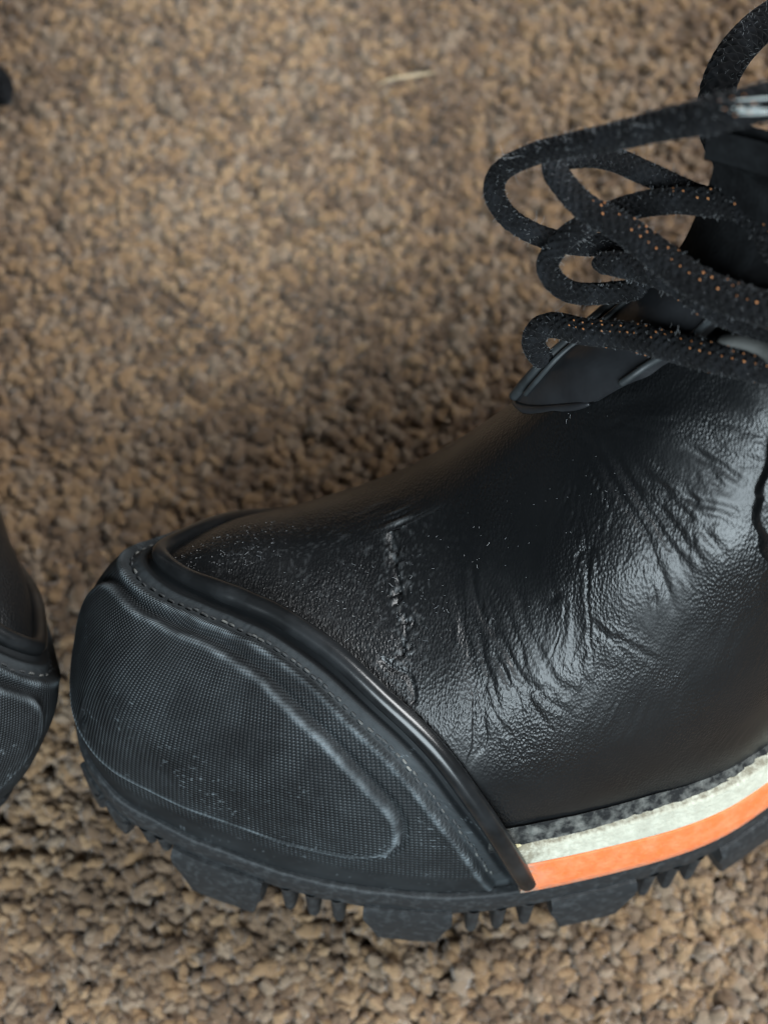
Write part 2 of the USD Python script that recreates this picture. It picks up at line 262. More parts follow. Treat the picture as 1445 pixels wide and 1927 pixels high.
REL = np.array([(-12, .50), (-9.5, .56), (-4, .62), (0, .652), (8.9, .724), (22.4, .757), (35.2, .732), (46, .682), (52.9, .602), (58.7, .524), (63, .439), (66.1, .375), (69.2, .318), (70.9, .258), (70.9, .185), (68.4, .13), (62.6, .104), (54.1, .106), (45.2, .11), (37.1, .108), (29.8, .11), (24.3, .108), (18, .105), (10, .095), (2, .10), (-5, .14), (-10, .25), (-12.5, .38)])
CREASE = {'c1': [(110.1, .932), (111.7, .847), (113.2, .759), (115.5, .669), (116.7, .602), (117.8, .546), (118.6, .496)], 'c2': [(112.4, .902), (113.6, .825), (115.5, .729), (117.8, .649), (121.3, .554)],
 'c3': [(114.0, .84), (115.1, .767), (117.8, .692), (120.9, .609), (123.6, .549)], 'c4': [(116.3, .759), (119.8, .709), (122.9, .664), (126.7, .622), (129.8, .586)], 'c5': [(122.1, .769), (124.8, .714), (126.7, .659), (128.7, .634)],
 'c6': [(122.9, .767), (126.7, .692), (130.2, .632)], 'c7': [(113.2, .709), (115.5, .622), (116.7, .566)], 'c8': [(105.5, .607), (108.2, .531), (112.4, .449)], 'c9': [(107.8, .549), (111.3, .491), (116.3, .419)],
 'c10': [(89.3, .734), (89.3, .659), (90., .584), (90.4, .504)], 'c11': [(90.8, .654), (92.7, .571), (94.3, .471)], 'c12': [(93.5, .589), (95.4, .506), (97.4, .414)], 'c13': [(90.4, .752), (92.3, .669), (95., .551), (98.5, .469), (102., .416)],
 'c14': [(90.8, .875), (90., .81), (90.4, .749), (92.3, .682)], 'c15': [(87.4, .86), (86.8, .78), (87.2, .70), (88.1, .63)], 'c16': [(118.6, .72), (122, .64), (125.5, .565), (127, .53)]}
CREASE_W = {'c1': 1.0, 'c2': .9, 'c3': .8, 'c4': 1.0, 'c5': .7, 'c6': 1.0, 'c7': .7, 'c8': .6, 'c9': .6, 'c10': .8, 'c11': .9, 'c12': .7, 'c13': .8, 'c14': .7, 'c15': .4, 'c16': .6}
CRACK = [[(539.5, .84), (539.2, .95), (538.9, .995)], [(78.6, .995), (78.4, .982), (77.7, .925), (77.3, .875), (77.3, .815), (76.2, .765), (74.8, .735)]]

def sr_line(pts, off=0.0, n=160):
    p = np.asarray(pts, float); t = np.r_[0, np.cumsum(np.hypot(np.diff(p[:, 0]), np.diff(p[:, 1]) * 70))]
    q = PchipInterpolator(t, p)(np.linspace(0, t[-1], n)); return SN(q[:, 0], np.clip(q[:, 1], 0, 1), off)[0]

def build_boot(root, T, flip, q, front):
    """T maps the surface points to the boot's own frame; q is the mesh spacing; front: the boot that the photograph shows whole"""
    def put(name, mesh, mat, parent=None, **kw):
        v, f = mesh; v = T(np.asarray(v)); f = np.asarray(f)[:, ::-1] if flip else f
        return obj(name, (v, f), mat, parent or root, **kw)
    arc_top = 85.0
    # upper
    sa = np.unique(np.r_[np.arange(0, 72, 0.45 * q), np.arange(72, 146, 0.28 * q), np.arange(146, 175, 0.5 * q), np.arange(175, LOOP - 70, 3.0), np.arange(LOOP - 70, LOOP - 0.2, 0.6 * q)])
    ra = np.linspace(0, 1, int(230 / q))
    SS, RR = np.meshgrid(sa, ra, indexing='ij'); P, Nn = SN(SS, RR)
    wear = np.zeros(SS.shape)
    if front:
        V = P.reshape(-1, 3); d = np.zeros(len(V)); w = np.zeros(len(V))
        wob = (meshkit.fbm(V / 2.2, 3, 3) - 0.5)
        near = np.where((V[:, 2] > 20))[0]
        for k, pts in CREASE.items():
            L = sr_line(pts); tree = cKDTree(L); dist, ii = tree.query(V[near], distance_upper_bound=6.0); ok = np.isfinite(dist)
            x = dist[ok] + wob[near[ok]] * 0.6; end = np.sin(np.pi * np.clip(ii[ok] / 159.0, 0.0, 1)) ** 0.6 if True else 1
            a = CREASE_W[k] * end
            d[near[ok]] += a * 0.5 * (-0.55 * np.exp(-(x / 0.42) ** 2) + 0.27 * np.exp(-((np.abs(x) - 1.25) / 0.6) ** 2))
        for (s0, r0), amp, rad in (((84.6, .584), 0.9, 8.0), ((112.0, .63), 0.9, 7.5), ((127.0, .545), 1.1, 9.0), ((121, .83), 0.8, 7.0), ((98, .80), -0.5, 10.0), ((106, .70), 0.4, 8.0)):
            c0 = SN(s0, r0)[0]; d += amp * np.exp(-(np.linalg.norm(V - c0, axis=1) / rad) ** 2)
        # fine wrinkles that run down the flex zone
        b = w2b(V); zone = sstep(b[:, 0], 62, 80) * (1 - sstep(b[:, 0], 125, 150)) * sstep(V[:, 2], 28, 42)
        rr = RR.reshape(-1); sloc = SS.reshape(-1)
        ar = rr * 85; bend = sloc - 6.5 * (rr - 0.6) * np.where(sloc > 98, 1.6, 0.4) * 3 + (meshkit.fbm(V / 9.0, 2, 8) - .5) * 9
        wr = meshkit.fbm(np.c_[bend / 0.85, ar / 5.0, np.zeros(len(V))], 3, 21) - 0.5
        patch = sstep(meshkit.fbm(V / 11.0, 2, 44), 0.36, 0.6)
        d += zone * (0.25 + 0.75 * patch) * 0.10 * wr
        for (s0, r0, t0, t1, l0, l1, freq, amp, sd_) in ((107.5, .985, -0.35, 1.15, 6, 46, 14, .34, 3), (88.5, .93, -0.3, 0.8, 8, 50, 15, .30, 9), (137, .66, 2.7, 4.2, 2, 18, 8, .32, 14)):
            X = sloc - s0; Y = (r0 - rr) * 85; rho = np.hypot(X, Y); th = np.arctan2(X, Y)
            if sd_ == 14: th = np.mod(th, 2 * np.pi)
            env = sstep(th, t0, t0 + .25) * (1 - sstep(th, t1 - .25, t1)) * sstep(rho, l0, l0 + 7) * (1 - sstep(rho, l1 - 13, l1)) * (sloc < 200)
            wp = th * freq + 1.1 * (meshkit.fbm(V / 7.0, 2, sd_) - .5) + rho * 0.03
            rid = 1 - np.abs(2 * meshkit.fbm(np.c_[wp, rho / 16.0, np.full(len(V), sd_ * 1.7)], 2, sd_ + 50) - 1) ** 1.0
            on = sstep(meshkit.noise(np.c_[wp * 0.6, rho / 8.0, np.full(len(V), 9.1)], sd_ + 3), 0.25, 0.6)
            d += amp * env * (-0.8 * on * sstep(rid, 0.80, 0.99) ** 1.5 + 0.35 * on * sstep(rid, 0.55, 0.8) + 1.5 * (meshkit.noise(np.c_[wp * 0.5, rho / 34.0, np.zeros(len(V))], sd_ + 8) - .5))
        low = zone * sstep(0.62 - rr, 0.0, 0.15) * sstep(rr, 0.25, 0.38)
        d += low * 0.15 * (meshkit.fbm(np.c_[bend / 2.1, ar / 9.0, np.ones(len(V))], 2, 5) - .5)
        d += 0.5 * (meshkit.fbm(V / 14.0, 2, 77) - .5) * sstep(V[:, 2], 30, 45)
        Lc = np.vstack([sr_line(c, n=80) for c in CRACK]); dist, _ = cKDTree(Lc).query(V, distance_upper_bound=7.0); dist = np.where(np.isfinite(dist), dist, 9.0)
        jag = (meshkit.fbm(V / 1.6, 3, 91) - .5)
        m = np.exp(-((dist + jag * 3.0) / 1.35) ** 2); line = np.exp(-((dist + jag * 2.2) / 0.42) ** 2)
        rough = meshkit.fbm(np.c_[V[:, 0] / 0.55, V[:, 1] / 0.8, V[:, 2] / 0.6], 3, 9) - 0.5
        brk = sstep(meshkit.fbm(V / 2.6, 2, 13), 0.28, 0.5)
        d += m * brk * (1.9 * rough + 0.0) - 0.85 * line * (0.35 + 0.65 * brk); w = np.maximum(w, m * brk * sstep(rough, 0.02, 0.2) * 0.75)
        # dusty scuffing round the crack and behind the bumper
        sc = np.exp(-(dist / 4.5) ** 2) * 0.5 + 0.35 * sstep(b[:, 0], 6, 20) * (1 - sstep(b[:, 0], 60, 80)) * sstep(V[:, 2], 40, 52)
        w = np.maximum(w, sc * sstep(meshkit.fbm(np.c_[V[:, 0] / 0.5, V[:, 1] / 0.5, V[:, 2] / 0.5], 3, 31), 0.58, 0.74) * 0.55)
        # a torn flap beside the piping
        Lt = sr_line([(71.8, .73), (73.5, .70), (76.1, .664), (76.3, .63), (75.9, .60)]); dt, _ = cKDTree(Lt).query(V, distance_upper_bound=4.0); dt = np.where(np.isfinite(dt), dt, 9)
        d += -0.6 * np.exp(-((dt + wob * .8) / 0.4) ** 2)
        # the upper tucks in just above the midsole
        P = P + Nn * d.reshape(SS.shape)[..., None]; wear = w.reshape(SS.shape)
    put('upper', grid(P, close=True, flip=True), 'black_leather', prim={'wear': wear.reshape(-1)})
    # rubber toe bumper
    from scipy.ndimage import gaussian_filter1d
    pipL = gaussian_filter1d(sr_line(PIP, 2.0, 900), 12, axis=0, mode='nearest'); tree_p = cKDTree(pipL)
    s_lo, s_hi = PIP[-1, 0] + 0.6, PIP[0, 0] - 0.6
    sb = np.linspace(s_lo, s_hi, int((s_hi - s_lo) / (0.33 * q))); sg = np.linspace(0, 1, int(170 / q))
    rpv = np.clip(rp_of(sb), 0.004, 1)
    SS = np.repeat(sb[:, None], len(sg), 1); RR = sg[None] * rpv[:, None]
    P0, Nn = SN(SS, RR); F = P0.reshape(-1, 3)
    dp = tree_p.query(P0.reshape(-1, 3) + Nn.reshape(-1, 3) * 2.0)[0]
    base = (4.2 - 1.6 * RR - 1.6 * (1 - sstep(w2b(P0)[..., 0], 4, 20)) * sstep(RR, 0.03, 0.25)).reshape(-1)
    strip = 1 - sstep(dp, 5.7, 6.6)
    off = base - 1.5 * strip + 0.28 * np.exp(-((dp - 7.0) / 0.65) ** 2) - 1.1 * (1 - sstep(dp, 2.7, 3.7))
    import shapely
    V0 = F
    poly = shapely.Polygon(np.c_[REL[:, 0], REL[:, 1] * 70]).buffer(3.0).buffer(-3.0)
    pts = shapely.points(SS.reshape(-1), RR.reshape(-1) * 70); rl = np.array(poly.exterior.segmentize(0.5).coords)[:-1]; r3 = gaussian_filter1d(SN(rl[:, 0], np.clip(rl[:, 1] / 70, 0, 1))[0], 5, axis=0, mode='wrap'); ed = cKDTree(r3).query(V0)[0]; ins = shapely.contains(poly, pts); sd = np.where(ins, ed, -ed)
    off = off + 0.95 * sstep(sd, -0.5, 0.6) - 0.6 * np.exp(-((sd + 1.0) / 0.6) ** 2) + 0.16 * np.exp(-((sd - 0.9) / 0.5) ** 2)
    V = F
    rel_w = np.exp(-((sd - 0.55) / 0.5) ** 2); lip_w = np.exp(-((dp - 6.9) / 0.5) ** 2)
    scr = sstep(meshkit.fbm(V / 3.0, 4, 51), 0.35, 0.7)
    wear = (1.2 + 0.6 * (RR.reshape(-1) < 0.22)) * rel_w * (0.35 + 0.65 * scr) + 1.2 * lip_w * (0.3 + 0.7 * scr) + strip * 0.22 * sstep(dp, 3.2, 4.2) + 0.05 * scr * (1 - strip)
    wear += 0.75 * sstep(meshkit.fbm(V / 0.55, 2, 71), 0.70, 0.80) * (0.15 + sstep(meshkit.fbm(V / 7.0, 2, 72), 0.5, 0.7)) * (V[:, 2] < 50)
    weave = (1 - strip) * (0.3 + 0.7 * sstep(np.abs(sd), 0.2, 1.2)) * sstep(RR.reshape(-1) * 70, 2.5, 4.0)
    off += strip * 0.25 * (meshkit.fbm(V / 0.7, 2, 60) - .5) * sstep(dp, 3.2, 4.0)
    if front:      # the moulded mark and its scuffs at the front of the toe
        for (s0, z0, ds, dz) in ((8.0, 14.0, 0.45, 5.0), (9.6, 11.0, 1.0, 2.2)):
            k = np.exp(-((SS.reshape(-1) - s0) / ds) ** 4 - ((RR.reshape(-1) * 70 - z0) / dz) ** 4); off += 0.4 * k; weave *= 1 - k
    Pm = P0 + Nn * off.reshape(SS.shape)[..., None]
    inner = P0[:, :1] - np.array([0, 0, 1.2]) + Nn[:, :1] * 0.3; lip = P0[:, :1] + Nn[:, :1] * (base.reshape(SS.shape)[:, :1, None] - 0.5) - np.array([0, 0, 0.7])
    endp = P0[:, -1:] - Nn[:, -1:] * 0.3
    Pm = np.concatenate([inner, lip, Pm, endp], 1)
    pad = lambda a: np.concatenate([a.reshape(SS.shape)[:, :1]] * 2 + [a.reshape(SS.shape), a.reshape(SS.shape)[:, -1:]], 1).reshape(-1)
    uv = np.stack([pad(SS.reshape(-1)), pad(RR.reshape(-1) * 78)], 1)
    put('toe_bumper', grid(Pm, flip=True), 'toe_rubber', uv=uv, prim={'wear': pad(wear), 'weave': pad(weave)}, label='dark rubber toe bumper with a fine woven relief and a raised panel')
    # piping
    tt = np.linspace(0, 1, 900); e = np.maximum(sstep(1 - tt, 0, 0.12), 0) ; e2 = np.maximum(sstep(tt, 0, 0.12), 0)
    pr = PchipInterpolator(np.r_[0, np.cumsum(np.hypot(np.diff(PIP[:, 0]), np.diff(PIP[:, 1]) * 70))], PIP)
    tq = np.linspace(0, pr.x[-1], int(700 / q)); w0 = pr(tq); u = np.linspace(0, 1, len(tq))
    C = SN(w0[:, 0], np.clip(w0[:, 1], 0, 1), 1.35 + 3.1 * (1 - sstep(u, 0, 0.13)) - 0.5 * sstep(u, .45, .6) + 2.0 * sstep(u, 0.9, 1))[0]; C[:, 2] += np.minimum(w0[:, 1], 0) * 60
    C = gaussian_filter1d(C, 9 / q, axis=0, mode='nearest')
    rad = (1.85 - 0.35 * sstep(u, .45, .62) * (1 - 0.2 * u)) * np.sqrt(np.clip(np.minimum(u, 1 - u) / 0.008, 0.02, 1))
    put('piping', tube(C, rad, 24), 'piping_rubber', label='glossy black piping bead along the top edge of the toe bumper')
    # stitches in the strip under the piping
    bits = []; r = np.random.default_rng(5)
    qs = pr(np.linspace(4, pr.x[-1] - 4, 2000)); n2 = SN(qs[:, 0], np.clip(qs[:, 1], 0, 1))[1]; L = SN(qs[:, 0], np.clip(qs[:, 1], 0, 1), 2.0)[0]
    dirn = np.gradient(L, axis=0); dirn /= np.linalg.norm(dirn, axis=1, keepdims=True); side = np.cross(n2, dirn)
    if side[600] @ np.array([0, 0, 1.0]) > 0: side = -side
    LL = np.r_[0, np.cumsum(np.linalg.norm(np.diff(L, axis=0), axis=1))]
    kd = cKDTree(F); offs = (off.reshape(-1))
    for row, dd in enumerate((5.3,)):
        x = 2.0
        while x < LL[-1] - 2:
            i = np.searchsorted(LL, x); ln = r.uniform(0.8, 1.25)
            pc = L[i] + side[i] * (dd + r.normal(0, .12)); j = kd.query(pc)[1]; pc = F[j] + Nn.reshape(-1, 3)[j] * (offs[j] + 0.08)
            a = dirn[i]; Cc = np.array([pc - a * ln * .5 - n2[i] * .35, pc - a * ln * .3, pc + a * ln * .3, pc + a * ln * .5 - n2[i] * .35])
            bits.append(tube(Cc, 0.26, 6)); x += ln + r.uniform(0.5, 0.75)
    put('stitching', joined(bits), 'stitch_thread', kind='stuff')
    # outsole: slab with a rounded rim
    so = np.arange(0, LOOP, 1.0 * q); prof = [(-6, -0.9), (0.1, -0.9), (0.75, -1.6), (0.9, -4.5), (0.8, -8.0), (0.2, -9.6), (-4, -10.0)]
    a_ = outline(so)[:, 0]; zz = zbf(a_); rows = []
    jit = 0.35 * (meshkit.fbm(np.c_[so / 3.0, so * 0, so * 0], 3, 2) - .5)
    for o, dz in prof:
        ou = outline(so, -(o + jit * (o > 0))); rows.append(np.c_[b2w(ou[:, 0], ou[:, 1]), zz + dz])
    Pq = np.stack(rows, 1)
    mid = np.stack([np.clip(a_, 30, 245), np.zeros_like(a_)], 1); mw = b2w(mid[:, 0], mid[:, 1])
    Pq = np.concatenate([Pq, np.c_[mw, zbf(mid[:, 0]) - 10.0][:, None]], 1)
    put('outsole', grid(Pq, close=True, flip=False), 'sole_rubber')
    # tread: wide lugs and rows of thin fins
    def lug(s0, s1, dz, outw, steps=True):
        s0_, s1_ = (s0, s1); n = max(3, int((s1 - s0) / 1.2)); sl = np.linspace(s0, s1, n)
        x = np.linspace(0, 1, n)
        # lower edge: stepped and rounded at both ends
        depth = dz * (0.55 + 0.45 * sstep(np.minimum(x, 1 - x), 0.02, 0.16)) if steps else np.full(n, dz)
        depth = depth + 0.5 * np.sin(x * 23 + s0) * 0.3
        rows = []
        for (o, zf) in ((-11, 0.0), (outw * 0.4 + 0.8, 0.0), (outw + 0.7, 0.25), (outw + 0.6, 0.86), (outw - 0.1, 0.97), (outw - 1.2, 1.0), (-11, 1.0)):
            ou = outline(sl, np.full(n, -o)); rows.append(np.c_[b2w(ou[:, 0], ou[:, 1]), zbf(outline(sl)[:, 0]) - 7.0 - (depth - 7.0) * zf])
        R = np.stack(rows, 1); R = R[:, ::-1]; m = R.shape[1]
        v, f = grid(R, flip=True)
        # close the ends with fans
        c0, c1 = R[0].mean(0), R[-1].mean(0); k = len(v); v = np.vstack([v, c0, c1]); j = np.arange(m); j1 = (j + 1) % m
        f = np.vstack([f, np.c_[np.full(m, k), j, j1], np.c_[np.full(m, k + 1), j1 + (n - 1) * m, j + (n - 1) * m], np.c_[np.arange(n - 1) * m, (np.arange(n - 1) + 1) * m, (np.arange(n - 1) + 1) * m + m - 1], np.c_[np.arange(n - 1) * m, (np.arange(n - 1) + 1) * m + m - 1, np.arange(n - 1) * m + m - 1]])
        return v, f
    def fin(sc, dz, outw):
        o = outline(np.array([sc]), np.array([-outw]))[0]; i_ = outline(np.array([sc]), np.array([9.0]))[0]; c = b2w(o[0], o[1]); ci = b2w(i_[0], i_[1]); z0 = float(zbf(outline(np.array([sc]))[0, 0]))
        tdir = np.array([-(c - ci)[1], (c - ci)[0], 0]); tdir /= np.linalg.norm(tdir)
        g = np.linspace(0, 2 * np.pi, 16, endpoint=False); rows = []
        for zf, rr in ((-7.6, 1.75), (-9.8, 1.4), (-dz + 1.5, 1.2), (-dz + 0.45, 0.95), (-dz, 0.4)):
            ring = []
            for gg in g:
                e = c if math.cos(gg) > 0 else c + (ci - c) * 0.9
                p = np.r_[e, z0 + zf] + rr * (math.sin(gg) * tdir + math.cos(gg) * np.r_[(c - ci) / np.linalg.norm(c - ci), 0]); ring.append(p)
            rows.append(np.array(ring))
        v = np.vstack(rows); m = 16; v_, f = grid(np.stack(rows, 0).transpose(1, 0, 2), close=True, flip=False)
        cc = rows[-1].mean(0); k = len(v_); nr = len(rows); last = np.arange(m) * nr + nr - 1
        return np.vstack([v_, cc]), np.vstack([f, np.c_[last, np.roll(last, -1), np.full(m, k)]])
    lugs = [(6, 13, 17.5, 1.2), (14.5, 19.5, 16.5, 1.0), (28.3, 45.5, 24.5, 2.2), (64.3, 80.6, 22.5, 1.6), (99.0, 115.6, 22.0, 1.8), (132.8, 150, 21.0, 1.8), (167, 183, 20.5, 1.2), (202, 250, 21.5, 1.0), (258, 300, 21.5, 1), (308, 345, 21.5, 1), (360, 378, 20.5, 1), (395, 412, 20.5, 1), (430, 446, 20.5, 1), (465, 481, 21, 1), (500, 516, 21.5, 1), (535, 551, 21, 1), (566, 580, 20, 1), (592, 602, 18, 1)]
    fins = [22.2, 25.2, 49.6, 54.3, 59.2, 84.7, 89.8, 95.2, 119.4, 124.2, 129.0, 155, 159, 163, 188, 192.5, 197] + [385, 389.5, 419, 423.5, 454, 458.5, 489, 493.5, 524, 528.5]
    for s0, s1, dz, ow in lugs:
        if front or s0 < 100 or s0 > 540: put('tread_lug', lug(s0, s1, dz, ow), 'sole_rubber', smooth=35)
    for k, sc in enumerate(fins):
        if front or sc < 100: put('tread_fin', fin(sc, 15.5 if sc < 30 else 20.5, -0.55), 'sole_rubber', smooth=35)
    # midsole: orange and white foam bands with the frayed welt on top
    if not front: return
    sm = np.arange(86.0, LOOP - 88, 0.6 * q); a_ = outline(sm)[:, 0]; zz = zbf(a_) + 0.2
    nz = lambda sc, sd: meshkit.fbm(np.c_[sm / sc, sm * 0, sm * 0 + sd], 4, sd) - 0.5
    hb = 8.3 + 0.25 * nz(6, 1); hw = np.interp(sm, [90, 104, 118, 140, 200], [12.4, 13.0, 15.0, 14.8, 14.8]) + 0.35 * nz(5, 2)
    grow = sstep(sm, 92, 145)
    rise = np.interp(sm, [90, 100, 120, 145], [4.0, 4.0, 2.6, 0.9])
    def band(rows, start):
        R = []
        for o, dz in rows:
            ou = outline(sm, -np.broadcast_to(np.asarray(o, float), sm.shape)); R.append(np.c_[b2w(ou[:, 0], ou[:, 1]), zz + dz])
        return grid(np.stack(R, 1)[sm >= start], flip=True)
    fr = 0.16 * nz(0.8, 6)
    put('orange_midsole', band([(-7, -0.9), (0.7, -0.9), (1.05, -0.4), (0.95, 1.8), (-0.6 + 0.25 * nz(3, 3), hb - 0.4), (-0.95, hb), (-7, hb)], 92.2), 'orange_foam', prim={'wear': (np.array([.9, .9, .75, .12, .1, .1, .1])[None] + 0.8 * np.exp(-(sm - 94) / 1.6)[:, None])[sm >= 92.2].reshape(-1)}, label='bright orange foam band of the midsole')
    put('white_midsole', band([(-7, hb), (-1.05, hb + 0.02), (-0.85, hb + 0.35), (-2.0 + fr, hw - 0.5), (-2.6 + fr, hw), (-8.5, hw + 0.3)], 89.5), 'white_foam', prim={'wear': (np.array([.15, .15, .2, .4, 1.0, 1.2])[None] + 0.9 * np.exp(-np.maximum(sm - 94, 0) / 3.5)[:, None])[sm >= 89.5].reshape(-1)}, label='off white foam band of the midsole')
    # rough grey welt strip between foam and leather
    n_r = 26; R = []
    for k, x in enumerate(np.linspace(0, 1, n_r)):
        o = -2.5 - 2.5 * x ** 0.7; dz = hw - 0.5 + rise * x
        ou = outline(sm, np.broadcast_to(-o, sm.shape)); R.append(np.c_[b2w(ou[:, 0], ou[:, 1]), zz + dz])
    R = np.stack(R, 1); R[..., 2] += 1.1 * (meshkit.fbm(R / 1.1, 3, 17) - .5) * np.sin(np.linspace(0.35, math.pi - .35, n_r))[None]
    put('welt', grid(R, flip=True), 'grey_welt', label='frayed grey welt strip above the white foam')
    if front:
        ou = outline(np.array([91.6, 116.5]), np.array([3.2, 4.6])); bits = []
        for (a, t), h in zip(ou, (12.5, 14.6)):
            m = trimesh.creation.icosphere(3, 1.0); v = m.vertices * np.array([1.3, 0.7, 0.4]); v = v * (0.75 + 0.5 * meshkit.fbm(v * 1.3 + a, 3)[:, None]); bits.append((v + np.r_[b2w(np.array(a), np.array(t)), 14 + h], m.faces))
        for b_ in bits: put('glue_blob', b_, 'yellow_glue', label='dab of yellowed glue on the welt')

BASE = np.array([-60.0, 124.0, GROUND])
work_boot = thing('work_boot', 'black leather work boot with rubber toe bumper, orange and white midsole and laced instep', 'boot', tilted(BASE), TILT)
build_boot(work_boot, lambda v: v - BASE, False, 1.0, True)

# the fellow of the pair: mirrored, its toe turned to the same gap
A2, ROLL2, PITCH2 = (math.radians(x) for x in (119.0, 33.3, 18.8)); P2 = np.array([-92.0, 100.0, GROUND])
def T2(v):      # it leans on the outer edge of its toe
    b = w2b(v); a, t, z = b[..., 0], -b[..., 1], v[..., 2]
    t, z = math.cos(ROLL2) * t - math.sin(ROLL2) * z, math.sin(ROLL2) * t + math.cos(ROLL2) * z
    a, z = math.cos(PITCH2) * a - math.sin(PITCH2) * z, math.sin(PITCH2) * a + math.cos(PITCH2) * z
    return np.stack([math.cos(A2) * a - math.sin(A2) * t, math.sin(A2) * a + math.cos(A2) * t, z - 2.6 - GROUND], -1)
boot2 = thing('work_boot', 'scuffed black rubber toe of the second boot cut off by the left edge', 'boot', tilted(P2), TILT)
build_boot(boot2, T2, True, 1.7, False)
# ------------------------------------------------------------------ tongue, shaft and quarter panel of the front boot
def put1(name, mesh, mat, parent=None, **kw):
    v, f = mesh; return obj(name, (np.asarray(v) - BASE, f), mat, parent or work_boot, **kw)
TL = np.array([(22.2, 158.2, 74.6), (25.7, 157.3, 83.3), (30.1, 158.3, 88.9), (35.1, 159.4, 94.7), (39.7, 160.4, 99.8), (46.5, 161.8, 109), (48.1, 161.3, 122.9), (47.2, 160.6, 128), (46.3, 159.9, 134)])
TR = np.array([(33.3, 145.3, 89.6), (37.9, 143.9, 97), (41.3, 144.4, 100.3), (46, 144.4, 105.7), (48.6, 144, 110.9), (53, 143.3, 118), (64, 142, 125), (69, 141, 131), (70, 140.5, 137)])
def build_tongue():
    k = np.arange(len(TL)); u = np.linspace(0, len(TL) - 1, 150)
    l = PchipInterpolator(k, TL)(u); r = PchipInterpolator(k, TR)(u); x = np.linspace(0, 1, 44)
    P = l[:, None] * (1 - x)[None, :, None] + r[:, None] * x[None, :, None]
    bow = np.sin(np.pi * x)
    ax = np.gradient((l + r) / 2, axis=0); ax /= np.linalg.norm(ax, axis=1, keepdims=True); wv = (r - l) / np.linalg.norm(r - l, axis=1, keepdims=True); nn = np.cross(wv, ax)
    nn *= np.sign(nn[:, 2:3] + 1e-9)
    P = P + nn[:, None] * (2.3 * bow)[None, :, None] - ax[:, None] * (bow[None] * (3.0 * np.exp(-u / 0.5))[:, None])[..., None]
    P = P + nn[:, None] * (0.7 * (meshkit.fbm(P / 7.0, 2, 4) - .5))[..., None]
    lowr = P - nn[:, None] * 2.4
    ring = np.concatenate([lowr[:, :1], P, lowr[:, ::-1]], 1)
    kt = 86
    put1('tongue_padding', grid(ring[kt - 1:] , flip=False), 'black_textile', smooth=50, label='padded black textile top of the tongue')
    ring = ring[:kt]
    v, f = grid(ring, flip=False); m = ring.shape[1]; c = len(v); v = np.vstack([v, ring[0].mean(0)]); j = np.arange(m); f = np.vstack([f, np.c_[np.full(m, c), np.roll(j, -1), j]])
    tg = put1('tongue', (v, f), 'tongue_leather', smooth=50)
    e1 = l[2:86] + nn[2:86] * 0.35; put1('binding', tube(e1, 0.95, 12), 'binding_edge', tg)
    e2 = (l * 0.86 + r * 0.14 + nn * 1.35)[4:86]; put1('binding', tube(e2, 0.5, 10), 'binding_edge', tg)
    e3 = r[14:80] + nn[14:80] * 0.3; put1('binding', tube(e3, 0.6, 12), 'binding_edge', tg)
    e4 = np.concatenate([P[0, 2:-1] - ax[0] * 0.5]); e4 = spline(e4, 0.6); put1('binding', tube(e4 - nn[0] * 0.4, 1.0 * np.sqrt(np.clip(np.sin(np.linspace(0, np.pi, len(e4))), 0.05, 1)) ** 0.7, 12), 'tongue_leather', tg)
build_tongue()
def build_shaft():
    zs = np.linspace(70, 168, 50); g = np.linspace(0, 2 * np.pi, 140, endpoint=False); rows = []
    for z in zs:
        k = (z - 70) / 98; ca = 199 + 6 * k; ra = 80 - 10 * k; rb = 33 + 4 * k
        a = ca - ra * np.cos(g); t = 2 + rb * np.sin(g); rows.append(np.c_[b2w(a, t), np.full(len(g), z)])
    P = np.stack(rows, 0); P = P + 1.5 * (meshkit.fbm(P / 16, 3, 12) - .5)[..., None] * np.array([1, 1, 0])
    top = P[-1]; c = top.mean(0) * np.array([1, 1, 0]); coll = []
    for k in np.linspace(0, np.pi, 9): coll.append(c + (top - c) * np.array([1, 1, 1]) * (1 - 0.06 * (1 - np.cos(k))) * np.array([1, 1, 0]) + np.array([0, 0, 168 + 5 * np.sin(k)]))
    inside = [c + (top - c) * 0.86 * np.array([1, 1, 0]) + np.array([0, 0, z]) for z in (150, 120, 95)]
    P = np.concatenate([P, np.stack(coll + inside, 0)], 0); n = P.shape[1]
    v, f = grid(P.transpose(1, 0, 2), close=True, flip=True)
    put1('shaft', (v, f), 'black_leather', prim={'wear': np.zeros(len(v))}, label='tall black leather shaft of the boot')
build_shaft()
